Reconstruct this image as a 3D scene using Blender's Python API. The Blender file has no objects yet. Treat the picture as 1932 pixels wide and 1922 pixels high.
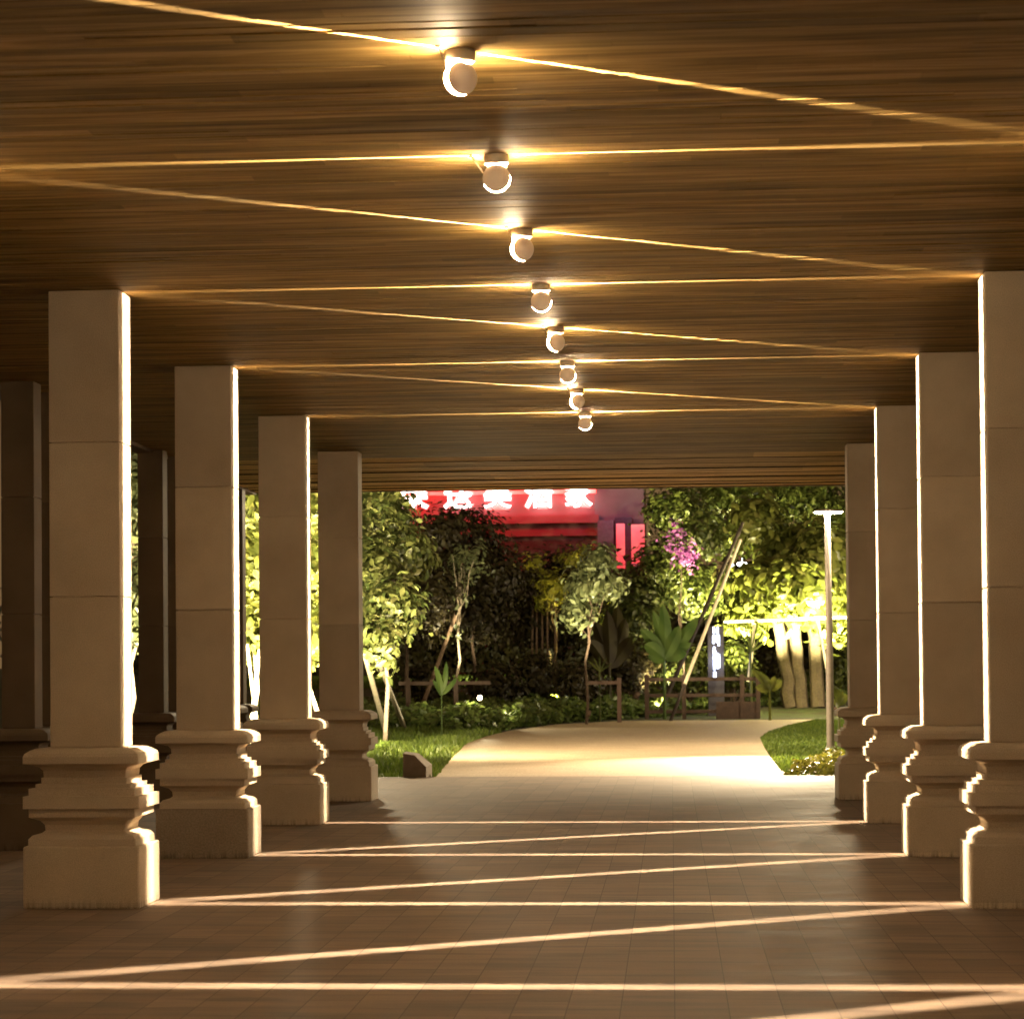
import bpy, math, random
import numpy as np
from mathutils import Matrix, Vector

C = bpy.context.scene.collection
R = math.radians
random.seed(7)
rng = np.random.default_rng(11)

# ------------------------------------------------------------------ camera, world, exposure
F_PX, YAW, PITCH, ROLL, PPX, PPY, EYE = 4747.3, 0.0844, 0.0213, 0.0081, 864.2, 1151.9, 1.9265
sy_, cy_, sp_, cp_ = math.sin(YAW), math.cos(YAW), math.sin(PITCH), math.cos(PITCH)
AX_R = Vector((cy_, sy_, 0))
AX_F = Vector((-sy_ * cp_, cy_ * cp_, sp_))
AX_U = Vector((sy_ * sp_, -cy_ * sp_, cp_))
cr_, sr_ = math.cos(ROLL), math.sin(ROLL)
CAM_R = AX_R * cr_ - AX_U * sr_
CAM_U = AX_R * sr_ + AX_U * cr_
cam = bpy.data.cameras.new('camera')
cam.sensor_width = 36
cam.lens = F_PX / 1932 * 36
cam.shift_x = (966 - PPX) / 1932
cam.shift_y = (PPY - 961) / 1932
cam.clip_start = 0.1
cam.clip_end = 2000
cam.dof.use_dof = True
cam.dof.focus_distance = 24
cam.dof.aperture_fstop = 5.0
co = bpy.data.objects.new('camera', cam)
C.objects.link(co)
m3 = Matrix((CAM_R, CAM_U, -AX_F)).transposed()
co.matrix_world = Matrix.Translation((0, 0, EYE)) @ m3.to_4x4()
sc = bpy.context.scene
sc.camera = co

world = bpy.data.worlds.new('World')
sc.world = world
world.use_nodes = True
wn = world.node_tree
bg = wn.nodes['Background']
sky = wn.nodes.new('ShaderNodeTexSky')
sky.sky_type = 'NISHITA'
sky.sun_disc = False
sky.sun_elevation = R(-4)
sky.sun_rotation = R(120)
# dusk sky plus the warm glow of the lit town on the night air
skm = wn.nodes.new('ShaderNodeMix')
skm.data_type = 'RGBA'
skm.blend_type = 'ADD'
skm.inputs[0].default_value = 1.0
wn.links.new(sky.outputs[0], skm.inputs[6])
skm.inputs[7].default_value = (1.15, 0.66, 0.27, 1)
wn.links.new(skm.outputs[2], bg.inputs[0])
bg.inputs[1].default_value = 0.07

sc.view_settings.view_transform = 'Standard'
sc.view_settings.look = 'None'
sc.view_settings.exposure = 1.2
sc.view_settings.gamma = 1
sc.cycles.use_denoising = True
sc.cycles.denoising_input_passes = 'RGB_ALBEDO_NORMAL'
sc.cycles.max_bounces = 7
sc.cycles.diffuse_bounces = 5
sc.cycles.transparent_max_bounces = 6
sc.cycles.sample_clamp_indirect = 6
sc.cycles.caustics_reflective = False
sc.cycles.caustics_refractive = False


def ray(px, py):
    """Direction of a point of the 1932-wide photograph."""
    u, v = px - PPX, py - PPY
    return (AX_F * F_PX + CAM_R * u - CAM_U * v)


def at(px, py, Y):
    d = ray(px, py)
    t = Y / d.y
    return Vector((d.x * t, Y, EYE + d.z * t))


def gnd(px, py, z=0.0):
    d = ray(px, py)
    t = (z - EYE) / d.z
    return Vector((d.x * t, d.y * t, z))


# ------------------------------------------------------------------ helpers
class MB:
    def __init__(s):
        s.v, s.f = [], []

    def add(s, vs, fs):
        n = len(s.v)
        s.v += [tuple(p) for p in vs]
        s.f += [tuple(i + n for i in f) for f in fs]

    def box(s, a, b, ch=0.0):
        (x0, y0, z0), (x1, y1, z1) = a, b
        if ch <= 0:
            s.add([(x0, y0, z0), (x1, y0, z0), (x1, y1, z0), (x0, y1, z0), (x0, y0, z1), (x1, y0, z1), (x1, y1, z1), (x0, y1, z1)],
                  [(3, 2, 1, 0), (4, 5, 6, 7), (0, 1, 5, 4), (1, 2, 6, 5), (2, 3, 7, 6), (3, 0, 4, 7)])
        else:
            s.loft((x0, x1, y0, y1), [(-ch, z0), (0, z0 + ch), (0, z1 - ch), (-ch, z1)])

    def loft(s, rect, prof, cap=True, cut=0.0):
        """Stack of rectangles: prof = [(outward offset, z)...]; cut = chamfered vertical corners."""
        x0, x1, y0, y1 = rect
        n = 8 if cut else 4
        vs = []
        for o, z in prof:
            a, b, c, d = x0 - o, x1 + o, y0 - o, y1 + o
            if cut:
                k = cut
                vs += [(a + k, c, z), (b - k, c, z), (b, c + k, z), (b, d - k, z), (b - k, d, z), (a + k, d, z), (a, d - k, z), (a, c + k, z)]
            else:
                vs += [(a, c, z), (b, c, z), (b, d, z), (a, d, z)]
        fs = []
        for i in range(len(prof) - 1):
            for j in range(n):
                k = (j + 1) % n
                fs.append((i * n + j, i * n + k, (i + 1) * n + k, (i + 1) * n + j))
        if cap:
            fs.append(tuple(reversed(range(n))))
            fs.append(tuple(range((len(prof) - 1) * n, len(prof) * n)))
        s.add(vs, fs)

    def tube(s, pts, rad, n=8, cap=True):
        pts = [Vector(p) for p in pts]
        if not hasattr(rad, '__len__'):
            rad = [rad] * len(pts)
        vs, fs = [], []
        up = Vector((0.13, 0.2, 0.97)).normalized()
        for i, p in enumerate(pts):
            t = (pts[min(i + 1, len(pts) - 1)] - pts[max(i - 1, 0)]).normalized()
            u_ = up if abs(t.dot(up)) < 0.9 else Vector((1, 0, 0))
            a = t.cross(u_).normalized()
            b = t.cross(a)
            for k in range(n):
                an = 2 * math.pi * k / n
                vs.append(p + (a * math.cos(an) + b * math.sin(an)) * rad[i])
        for i in range(len(pts) - 1):
            for k in range(n):
                l = (k + 1) % n
                fs.append((i * n + k, i * n + l, (i + 1) * n + l, (i + 1) * n + k))
        if cap:
            fs.append(tuple(reversed(range(n))))
            fs.append(tuple(range((len(pts) - 1) * n, len(pts) * n)))
        s.add(vs, fs)

    def lathe(s, prof, n=32, mat=Matrix()):
        """prof = [(r, z)] round local z, moved by mat."""
        vs, fs = [], []
        for r, z in prof:
            for k in range(n):
                an = 2 * math.pi * k / n
                vs.append(mat @ Vector((r * math.cos(an), r * math.sin(an), z)))
        for i in range(len(prof) - 1):
            for k in range(n):
                l = (k + 1) % n
                fs.append((i * n + k, i * n + l, (i + 1) * n + l, (i + 1) * n + k))
        s.add(vs, fs)

    def build(s, name, mat, parent=None, smooth=False):
        me = bpy.data.meshes.new(name)
        me.from_pydata(s.v, [], s.f)
        me.materials.append(mat)
        if smooth:
            me.polygons.foreach_set('use_smooth', [True] * len(me.polygons))
            try:
                me.set_sharp_from_angle(angle=R(35))
            except Exception:
                pass
        me.update()
        o = bpy.data.objects.new(name, me)
        C.objects.link(o)
        if parent:
            o.parent = parent
        return o


def empty(name, loc, label, cat, group=None, rz=0.0):
    o = bpy.data.objects.new(name, None)
    C.objects.link(o)
    o.location = loc
    o.rotation_euler = (0, 0, rz)
    return tag(o, label, cat, group)


def tag(o, label, cat, group=None, kind=None):
    o['label'] = label
    o['category'] = cat
    if group:
        o['group'] = group
    if kind:
        o['kind'] = kind
    return o


def struct(o, label=None):
    o['kind'] = 'structure'
    if label:
        o['label'] = label
    return o


def copy_tree(o, parent=None):
    c = o.copy()
    C.objects.link(c)
    c.parent = parent
    for ch in list(o.children):
        copy_tree(ch, c)
    return c


# ------------------------------------------------------------------ materials
def newmat(name):
    m = bpy.data.materials.new(name)
    m.use_nodes = True
    nt = m.node_tree
    return m, nt, nt.nodes['Principled BSDF']


def ramp(nt, src, stops):
    r = nt.nodes.new('ShaderNodeValToRGB')
    el = r.color_ramp.elements
    while len(el) < len(stops):
        el.new(0.5)
    for e, (p, c) in zip(el, stops):
        e.position = p
        e.color = (*c, 1) if len(c) == 3 else c
    nt.links.new(src, r.inputs[0])
    return r.outputs[0]


def coords(nt, scale=(1, 1, 1), kind='Object', loc=(0, 0, 0)):
    tc = nt.nodes.new('ShaderNodeTexCoord')
    mp = nt.nodes.new('ShaderNodeMapping')
    mp.inputs['Scale'].default_value = scale
    mp.inputs['Location'].default_value = loc
    nt.links.new(tc.outputs[kind], mp.inputs[0])
    return mp.outputs[0]


def noise(nt, vec, scale, detail=4, rough=0.55, dist=0.0):
    n = nt.nodes.new('ShaderNodeTexNoise')
    n.inputs['Scale'].default_value = scale
    n.inputs['Detail'].default_value = detail
    n.inputs['Roughness'].default_value = rough
    n.inputs['Distortion'].default_value = dist
    nt.links.new(vec, n.inputs['Vector'])
    return n.outputs['Fac']


def mixc(nt, a, b, fac, mode='MIX'):
    x = nt.nodes.new('ShaderNodeMix')
    x.data_type = 'RGBA'
    x.blend_type = mode
    for s, val in ((6, a), (7, b)):
        if isinstance(val, tuple):
            x.inputs[s].default_value = (*val, 1)
        else:
            nt.links.new(val, x.inputs[s])
    if isinstance(fac, (int, float)):
        x.inputs[0].default_value = fac
    else:
        nt.links.new(fac, x.inputs[0])
    return x.outputs[2]


def bump(nt, bsdf, h, strength=0.3, dist=0.01):
    b = nt.nodes.new('ShaderNodeBump')
    b.inputs['Strength'].default_value = strength
    b.inputs['Distance'].default_value = dist
    nt.links.new(h, b.inputs['Height'])
    nt.links.new(b.outputs[0], bsdf.inputs['Normal'])


def math_(nt, op, a, b=None):
    m = nt.nodes.new('ShaderNodeMath')
    m.operation = op
    for i, v in ((0, a), (1, b)):
        if v is None:
            continue
        if isinstance(v, (int, float)):
            m.inputs[i].default_value = v
        else:
            nt.links.new(v, m.inputs[i])
    return m.outputs[0]


def m_stone(name, base, dark, grain=120, rough=0.7, mottled=0.5, bstr=0.15):
    m, nt, b = newmat(name)
    oi = nt.nodes.new('ShaderNodeObjectInfo')
    geo = nt.nodes.new('ShaderNodeNewGeometry')
    vec = geo.outputs['Position']
    big = noise(nt, vec, 1.3, 4, 0.6)
    c1 = ramp(nt, big, [(0.3, dark), (0.7, base)])
    fine = noise(nt, vec, grain, 3, 0.7)
    sp = ramp(nt, fine, [(0.35, (0.72, 0.70, 0.68)), (0.62, (1.06, 1.05, 1.04))])
    col = mixc(nt, c1, sp, mottled, 'MULTIPLY')
    sz = nt.nodes.new('ShaderNodeSeparateXYZ')
    nt.links.new(vec, sz.inputs[0])
    cb = nt.nodes.new('ShaderNodeCombineXYZ')
    nt.links.new(math_(nt, 'FLOOR', math_(nt, 'DIVIDE', math_(nt, 'SUBTRACT', sz.outputs[2], ZB0), 1.2335)), cb.inputs[0])
    nt.links.new(oi.outputs['Random'], cb.inputs[1])
    wz = nt.nodes.new('ShaderNodeTexWhiteNoise')
    nt.links.new(cb.outputs[0], wz.inputs['Vector'])
    col = mixc(nt, col, ramp(nt, wz.outputs['Value'], [(0.0, (.84, .83, .82)), (1.0, (1.06, 1.05, 1.02))]), 1.0, 'MULTIPLY')
    # rain and dirt runs near the foot of the stone
    sep = nt.nodes.new('ShaderNodeSeparateXYZ')
    nt.links.new(vec, sep.inputs[0])
    mp = nt.nodes.new('ShaderNodeMapping')
    mp.inputs['Scale'].default_value = (22, 22, 2.2)
    nt.links.new(vec, mp.inputs[0])
    drip = noise(nt, mp.outputs[0], 1.0, 4, 0.7)
    foot = ramp(nt, sep.outputs[2], [(0.0, (1, 1, 1)), (0.09, (0, 0, 0))])
    dr = ramp(nt, drip, [(0.45, (0, 0, 0)), (0.62, (1, 1, 1))])
    dm = math_(nt, 'MULTIPLY', foot, dr)
    col = mixc(nt, col, (dark[0] * .35, dark[1] * .33, dark[2] * .3), math_(nt, 'MULTIPLY', dm, 0.75))
    nt.links.new(col, b.inputs['Base Color'])
    b.inputs['Roughness'].default_value = rough
    b.inputs['Specular IOR Level'].default_value = 0.25
    bump(nt, b, fine, bstr, 0.004)
    return m


def m_plain(name, col, rough=0.5, metal=0.0, var=0.15, scale=8):
    m, nt, b = newmat(name)
    n = noise(nt, coords(nt), scale, 4)
    c = ramp(nt, n, [(0.3, tuple(x * (1 - var) for x in col)), (0.7, tuple(min(1, x * (1 + var)) for x in col))])
    nt.links.new(c, b.inputs['Base Color'])
    b.inputs['Roughness'].default_value = rough
    b.inputs['Metallic'].default_value = metal
    bump(nt, b, noise(nt, coords(nt), scale * 9, 3), 0.15, 0.003)
    return m


def m_emit(name, col, strength, sample=True):
    m, nt, b = newmat(name)
    b.inputs['Base Color'].default_value = (0.6, 0.6, 0.6, 1)
    b.inputs['Emission Color'].default_value = (*col, 1)
    b.inputs['Emission Strength'].default_value = strength
    if not sample:
        m.cycles.emission_sampling = 'NONE'
    return m


def m_leaf(name, c0, c1, rough=0.45, transl=0.35, c2=None):
    m, nt, b = newmat(name)
    at_ = nt.nodes.new('ShaderNodeAttribute')
    at_.attribute_name = 'lv'
    stops = [(0.0, c0), (0.8, c1)]
    if c2:
        stops.append((1.0, c2))
    col = ramp(nt, at_.outputs['Fac'], stops)
    b.inputs['Roughness'].default_value = rough
    nt.links.new(col, b.inputs['Base Color'])
    tr = nt.nodes.new('ShaderNodeBsdfTranslucent')
    nt.links.new(col, tr.inputs[0])
    mx = nt.nodes.new('ShaderNodeMixShader')
    mx.inputs[0].default_value = transl
    nt.links.new(b.outputs[0], mx.inputs[1])
    nt.links.new(tr.outputs[0], mx.inputs[2])
    out = nt.nodes['Material Output']
    nt.links.new(mx.outputs[0], out.inputs[0])
    return m


def m_wood_ceiling(name, w, tone=1.0):
    m, nt, b = newmat(name)
    vec = coords(nt, (0.22, 3.2, 1))
    grain = noise(nt, vec, 3.0, 7, 0.62, 0.6)
    vec2 = coords(nt, (0.9, 60.0, 1))
    fine = noise(nt, vec2, 1.5, 5, 0.7, 0.3)
    tc = nt.nodes.new('ShaderNodeTexCoord')
    sep = nt.nodes.new('ShaderNodeSeparateXYZ')
    nt.links.new(tc.outputs['Object'], sep.inputs[0])
    idx = math_(nt, 'FLOOR', math_(nt, 'DIVIDE', sep.outputs[1], w))
    seg = math_(nt, 'FLOOR', math_(nt, 'DIVIDE', math_(nt, 'ADD', sep.outputs[0], math_(nt, 'MULTIPLY', idx, 1.37)), 3.6))
    cmb = nt.nodes.new('ShaderNodeCombineXYZ')
    nt.links.new(idx, cmb.inputs[0])
    nt.links.new(seg, cmb.inputs[1])
    wnz = nt.nodes.new('ShaderNodeTexWhiteNoise')
    nt.links.new(cmb.outputs[0], wnz.inputs['Vector'])
    base = ramp(nt, grain, [(0.3, (0.10 * tone, 0.058 * tone, 0.016 * tone)), (0.5, (0.265 * tone, 0.170 * tone, 0.055 * tone)), (0.7, (0.43 * tone, 0.295 * tone, 0.125 * tone))])
    brd = ramp(nt, wnz.outputs['Value'], [(0.0, (0.60, 0.60, 0.52)), (1.0, (1.16, 1.12, 1.06))])
    col = mixc(nt, base, brd, 0.9, 'MULTIPLY')
    f2 = ramp(nt, fine, [(0.33, (0.78, 0.75, 0.7)), (0.55, (1.04, 1.04, 1.04))])
    col = mixc(nt, col, f2, 0.7, 'MULTIPLY')
    nt.links.new(col, b.inputs['Base Color'])
    b.inputs['Roughness'].default_value = 0.62
    b.inputs['Specular IOR Level'].default_value = 0.12
    bump(nt, b, fine, 0.25, 0.003)
    return m


def m_floor(name):
    m, nt, b = newmat(name)
    br = nt.nodes.new('ShaderNodeTexBrick')
    br.offset = 0.5
    br.inputs['Scale'].default_value = 1.0
    br.inputs['Brick Width'].default_value = 0.60
    br.inputs['Row Height'].default_value = 0.30
    br.inputs['Mortar Size'].default_value = 0.003
    br.inputs['Mortar Smooth'].default_value = 0.2
    br.inputs['Bias'].default_value = 0.0
    br.inputs['Color1'].default_value = (0.25, 0.186, 0.134, 1)
    br.inputs['Color2'].default_value = (0.185, 0.137, 0.10, 1)
    br.inputs['Mortar'].default_value = (0.09, 0.064, 0.045, 1)
    vec = coords(nt, (1, 1, 1), 'Object')
    rot = nt.nodes.new('ShaderNodeMapping')
    rot.inputs['Rotation'].default_value = (0, 0, R(90))
    nt.links.new(vec, rot.inputs[0])
    nt.links.new(rot.outputs[0], br.inputs['Vector'])
    st = noise(nt, coords(nt, (0.35, 2.6, 1)), 2.2, 6, 0.65, 0.6)
    s2 = ramp(nt, st, [(0.34, (0.45, 0.44, 0.43)), (0.5, (0.95, 0.95, 0.95)), (0.68, (1.25, 1.22, 1.18))])
    col = mixc(nt, br.outputs['Color'], s2, 0.8, 'MULTIPLY')
    sp = noise(nt, coords(nt), 70, 3, 0.7)
    col = mixc(nt, col, ramp(nt, sp, [(0.35, (0.8, 0.8, 0.8)), (0.65, (1.1, 1.1, 1.1))]), 0.6, 'MULTIPLY')
    nt.links.new(col, b.inputs['Base Color'])
    rr = ramp(nt, st, [(0.3, (0.55,) * 3), (0.7, (0.75,) * 3)])
    b.inputs['Specular IOR Level'].default_value = 0.18
    nt.links.new(rr, b.inputs['Roughness'])
    hh = math_(nt, 'ADD', math_(nt, 'MULTIPLY', br.outputs['Fac'], -1.0), math_(nt, 'MULTIPLY', sp, 0.25))
    bump(nt, b, hh, 0.3, 0.003)
    return m


ZB0 = EYE - 0.6449
M_STONE = m_stone('column_stone', (0.72, 0.62, 0.48), (0.56, 0.47, 0.35), mottled=0.75, bstr=0.3)
M_GRANITE = m_stone('granite', (0.40, 0.34, 0.27), (0.30, 0.25, 0.19), grain=55, mottled=0.95, bstr=0.5)
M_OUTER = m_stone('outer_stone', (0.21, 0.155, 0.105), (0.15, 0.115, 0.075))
BW = 0.145
M_CEIL = m_wood_ceiling('ceiling_wood', BW)
M_SOFFIT = m_wood_ceiling('soffit_wood_lit', 1.3, 2.0)  # ceiling wood in a raised tone, light on the soffit put into its colour
M_FLOOR = m_floor('floor_paving')
M_PATH = m_stone('path_concrete', (0.50, 0.40, 0.28), (0.40, 0.31, 0.215), grain=40, rough=0.65, mottled=0.5)
M_HOUSING = m_plain('lamp_housing', (0.80, 0.68, 0.52), 0.4, 0.0, 0.05)
M_CAP = m_plain('lamp_cap_brightened', (0.80, 0.68, 0.52), 0.4, 0.0, 0.05)
_cb = M_CAP.node_tree.nodes['Principled BSDF']
_cb.inputs['Emission Color'].default_value = (1.0, .60, .32, 1)
_cb.inputs['Emission Strength'].default_value = 0.07  # faint emission added so the opaque cap looks brighter lit
M_CAP.cycles.emission_sampling = 'NONE'
M_GLOW = m_emit('lamp_glow', (1.0, 0.74, 0.44), 370.0)
M_CONC = m_plain('kerb_concrete', (0.30, 0.25, 0.20), 0.85)
M_STEEL = m_plain('pole_paint', (0.30, 0.26, 0.22), 0.45)
M_BARKL = m_plain('pale_bark', (0.46, 0.38, 0.28), 0.85, 0, 0.35, 5)
M_BARKD = m_plain('dark_bark', (0.085, 0.055, 0.035), 0.9, 0, 0.4, 6)
M_BLACKB = m_plain('black_bark', (0.028, 0.018, 0.012), 0.9, 0, 0.3, 6)
M_BARKT = m_stone('pale_ringed_bark', (0.17, 0.135, 0.095), (0.09, 0.07, 0.048), grain=14, rough=0.9, mottled=0.9, bstr=0.9)
M_STAKE = m_plain('stake_wood', (0.75, 0.66, 0.46), 0.7, 0, 0.15, 6)
M_STAKED = m_plain('dark_stake', (0.20, 0.13, 0.08), 0.7, 0, 0.2, 6)
M_FENCE = m_plain('fence_wood', (0.07, 0.04, 0.025), 0.75, 0, 0.3, 9)
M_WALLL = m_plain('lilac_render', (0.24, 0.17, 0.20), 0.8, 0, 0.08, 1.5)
M_WALLB = m_plain('wall_sign_red_tint', (0.30, 0.12, 0.13), 0.8, 0, 0.08, 1.5)  # red light of the sign mixed into the wall colour
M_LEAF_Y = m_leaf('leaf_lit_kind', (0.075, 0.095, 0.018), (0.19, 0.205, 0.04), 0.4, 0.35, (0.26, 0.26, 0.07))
M_LEAF_G = m_leaf('leaf_green', (0.035, 0.052, 0.012), (0.125, 0.145, 0.035), 0.4, 0.35)
M_LEAF_L = m_leaf('leaf_large', (0.045, 0.065, 0.016), (0.16, 0.175, 0.05), 0.4, 0.35, (.25, .25, .09))
M_LEAF_C = m_leaf('leaf_cover', (0.045, 0.08, 0.018), (0.15, 0.20, 0.05), 0.4, 0.3)
M_LEAF_B = m_leaf('leaf_banana', (0.04, 0.075, 0.018), (0.085, 0.13, 0.032), 0.35, 0.3)
M_LEAF_P = m_leaf('leaf_pale', (0.09, 0.11, 0.05), (0.19, 0.21, 0.09), 0.4, 0.35)
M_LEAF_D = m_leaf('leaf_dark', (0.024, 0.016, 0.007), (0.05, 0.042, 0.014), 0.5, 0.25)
M_LEAF_S = m_leaf('leaf_small_yellow', (0.13, 0.14, 0.02), (0.26, 0.25, 0.035), 0.4, 0.4)
M_GRASS = m_leaf('grass_blades', (0.055, 0.105, 0.014), (0.17, 0.24, 0.035), 0.5, 0.3)
M_FLOWER = m_leaf('flower_magenta', (0.20, 0.04, 0.20), (0.36, 0.12, 0.36), 0.5, 0.4)

# ------------------------------------------------------------------ dimensions
ROW0, SP = 20.0, 5.2
XL, XR, W, D = -4.429, 2.486, 0.579, 0.45
ZC = EYE + 3.0599
ZB = EYE - 0.6449
END = 43.7
X0, X1 = -7.25, 5.4
Y0 = -9.0

# ------------------------------------------------------------------ structure: ground, floor, path
g = MB()
# one sheet with a gentle rise beyond the path, reaching the horizon
ys = [-60, 43.2, 80, 88, 96, 104, 140, 400, 1200]
zs = [-0.05, -0.05, -0.05, 0.02, 0.5, 1.25, 1.7, 1.7, 1.7]
xs = [-900, -60, -20, -8, 0, 8, 20, 60, 900]
vs = [(x, y, z) for y, z in zip(ys, zs) for x in xs]
n = len(xs)
fs = [(i * n + j, i * n + j + 1, (i + 1) * n + j + 1, (i + 1) * n + j) for i in range(len(ys) - 1) for j in range(n - 1)]
g.add(vs, fs)


def m_ground():
    m, nt, b = newmat('ground_soil')
    a = noise(nt, coords(nt), 0.8, 5)
    f = noise(nt, coords(nt), 18, 4, 0.7)
    c = ramp(nt, a, [(0.35, (0.035, 0.026, 0.015)), (0.6, (0.045, 0.06, 0.02))])
    c = mixc(nt, c, ramp(nt, f, [(0.3, (0.5, 0.5, 0.5)), (0.7, (1.3, 1.3, 1.3))]), 0.8, 'MULTIPLY')
    nt.links.new(c, b.inputs['Base Color'])
    b.inputs['Roughness'].default_value = 0.95
    bump(nt, b, f, 0.8, 0.04)
    return m


struct(g.build('ground', m_ground()))

fl = MB()
fl.box((X0 - 0.4, Y0, -0.30), (X1 + 0.4, END - 0.6, 0.0))
struct(fl.build('floor', M_FLOOR))

# garden path: follows the edges seen on the ground, curving away to the right
left_e = [(700, 1478), (715, 1466), (822, 1465), (850, 1432), (880, 1402), (915, 1389), (960, 1378), (1050, 1366), (1200, 1358), (1340, 1353), (1460, 1349), (1600, 1345)]
right_e = [(1660, 1478), (1640, 1466), (1485, 1462), (1470, 1448), (1455, 1430), (1441, 1408), (1434, 1390), (1450, 1379), (1490, 1366), (1540, 1356), (1590, 1352), (1640, 1350)]
pm = MB()
A = [gnd(*p, -0.008) for p in left_e]
B = [gnd(*p, -0.008) for p in right_e]
A = [Vector((X0 - .4, END - .6, -.008))] + A
B = [Vector((X1 + .4, END - .6, -.008))] + B
k = len(A)
vs = [p for p in A] + [p for p in B] + [p - Vector((0, 0, .25)) for p in A] + [p - Vector((0, 0, .25)) for p in B]
fs = [(i, k + i, k + i + 1, i + 1) for i in range(k - 1)]
fs += [(i, i + 1, 2 * k + i + 1, 2 * k + i) for i in range(k - 1)]
fs += [(k + i + 1, k + i, 3 * k + i, 3 * k + i + 1) for i in range(k - 1)]
pm.add(vs, fs)
struct(pm.build('path', M_PATH))

# ------------------------------------------------------------------ ceiling of boards, stepped soffit at the far end, roof slab
cm = MB()
y = Y0
CY1 = ROW0 + 3 * SP + 1.3
while y < CY1:
    x = X0
    first = True
    off = random.uniform(0, 3.6)
    gap = random.choice([0.001, 0.001, 0.0015, 0.0015, 0.002, 0.004, 0.010])
    while x < X1:
        L = off if first else random.choice([1.4, 2.2, 2.8, 3.6])
        gap = random.choice([0.001] * 5 + [0.002, 0.003, 0.006, 0.012, 0.020, 0.026])
        first = False
        if L < 0.3:
            L += 1.2
        x2 = min(X1, x + L)
        dz = random.uniform(0, 0.0028)
        tl = random.uniform(-0.0022, 0.0022)
        y2 = y + BW - gap
        zb = ZC + dz
        c = 0.0015
        cm.add([(x, y, zb + tl + c), (x2, y, zb + tl + c), (x2, y + c, zb + tl), (x, y + c, zb + tl),
                (x, y2 - c, zb - tl), (x2, y2 - c, zb - tl), (x2, y2, zb - tl + c), (x, y2, zb - tl + c),
                (x, y, zb + .018), (x2, y, zb + .018), (x, y2, zb + .018), (x2, y2, zb + .018)],
               [(3, 2, 1, 0), (4, 5, 2, 3), (7, 6, 5, 4), (0, 1, 9, 8), (6, 7, 10, 11)])
        x = x2 + 0.0015
    y += BW
cm.box((X0, Y0, ZC + 0.019), (X1, CY1, ZC + 0.05))
struct(cm.build('ceiling', M_CEIL))

# stepped boards of the soffit
so = MB()
edges = [CY1 + .01, 37.6, 38.5, 39.5, 40.5, 41.5, 42.4, 43.1, END]
for a, b in zip(edges[:-1], edges[1:]):
    d0 = random.uniform(0.028, 0.045)
    d1 = random.uniform(0.0, 0.006)
    so.add([(X0, a, ZC + d1 + .02), (X1, a, ZC + d1 + .02), (X1, b - .012, ZC - d0 + .02), (X0, b - .012, ZC - d0 + .02), (X0, a, ZC + .09), (X1, a, ZC + .09),
            (X0, b - .015, ZC + .09), (X1, b - .015, ZC + .09)],
           [(3, 2, 1, 0), (0, 1, 5, 4), (2, 3, 6, 7)])
struct(so.build('ceiling_soffit', M_SOFFIT))
sb = MB()  # dark strips painted in for the shadow lines between soffit boards
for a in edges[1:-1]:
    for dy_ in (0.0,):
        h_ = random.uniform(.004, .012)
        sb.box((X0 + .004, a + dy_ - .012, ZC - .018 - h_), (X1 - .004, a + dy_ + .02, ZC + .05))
struct(sb.build('ceiling_shadow_strips', m_plain('shadow_gap_dark', (0.035, 0.018, 0.008), .7)))
rf = MB()
rf.box((X0 - .25, Y0, ZC + .095), (X1 + .25, END + .1, ZC + .9))
rf.box((X0 - .25, Y0, ZC - .05), (X0 - .003, END + .1, ZC + .094))
rf.box((X1 + .003, Y0, ZC - .05), (X1 + .25, END + .1, ZC + .094))
rf.box((X0 - .0, END + .003, ZC - .03), (X1, END + .1, ZC + .094))
struct(rf.build('roof', m_plain('roof_render', (0.16, 0.11, 0.07), 0.8)))

# ------------------------------------------------------------------ columns
BASE_PROF = [(0.0, ZB), (0.10, ZB - .006), (0.135, ZB - .02), (0.172, ZB - .045), (0.183, ZB - .07), (0.183, ZB - .125), (0.15, ZB - .135),
             (0.075, ZB - .155), (0.050, ZB - .185), (0.045, ZB - .24), (0.062, ZB - .241), (0.062, ZB - .29), (0.10, ZB - .291), (0.10, ZB - .325),
             (0.145, ZB - .326), (0.145, ZB - .385), (0.183, ZB - .386), (0.183, ZB - .485), (0.145, ZB - .486), (0.145, ZB - .555),
             (0.07, ZB - .585), (0.04, ZB - .62), (0.035, ZB - .665), (0.06, ZB - .685), (0.12, ZB - .70), (0.148, ZB - .73), (0.150, ZB - .785)]


def make_column(name, w, d, mats, s=1.0):
    """Origin at the floor, inner front corner line is local x = 0 (right) for the shaft."""
    root = empty(name, (0, 0, 0), '', '')
    sh = MB()
    rect = (-w / 2, w / 2, -d / 2, d / 2)
    hs = [ZB, ZB + (ZC - ZB) * .328, ZB + (ZC - ZB) * .665, ZC - 0.004]
    pr = [(-0.008, ZB - .01), (-0.008, ZB + .004)]
    for i in range(3):
        a, b = hs[i], hs[i + 1]
        g0 = .004
        pr += [(-0.003, a + g0), (0, a + g0 + .003), (0, b - g0 - .003), (-0.003, b - g0)]
        if i < 2:
            pr += [(-0.020, b - g0), (-0.020, b + g0)]
    sh.loft(rect, pr, True, 0.006)
    sh.build('shaft', mats[0], root)
    bm = MB()
    bm.loft(rect, [(o * s, z) for o, z in BASE_PROF], True, 0.008)
    bm.build('moulded_base', mats[0], root)
    pb = MB()
    zt = ZB - .787
    pb.loft(rect, [(.176 * s, 0.0), (.182 * s, .012), (.182 * s, zt - .01), (.174 * s, zt)], True, 0.012)
    pb.build('plinth', mats[1], root)
    return root


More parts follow.
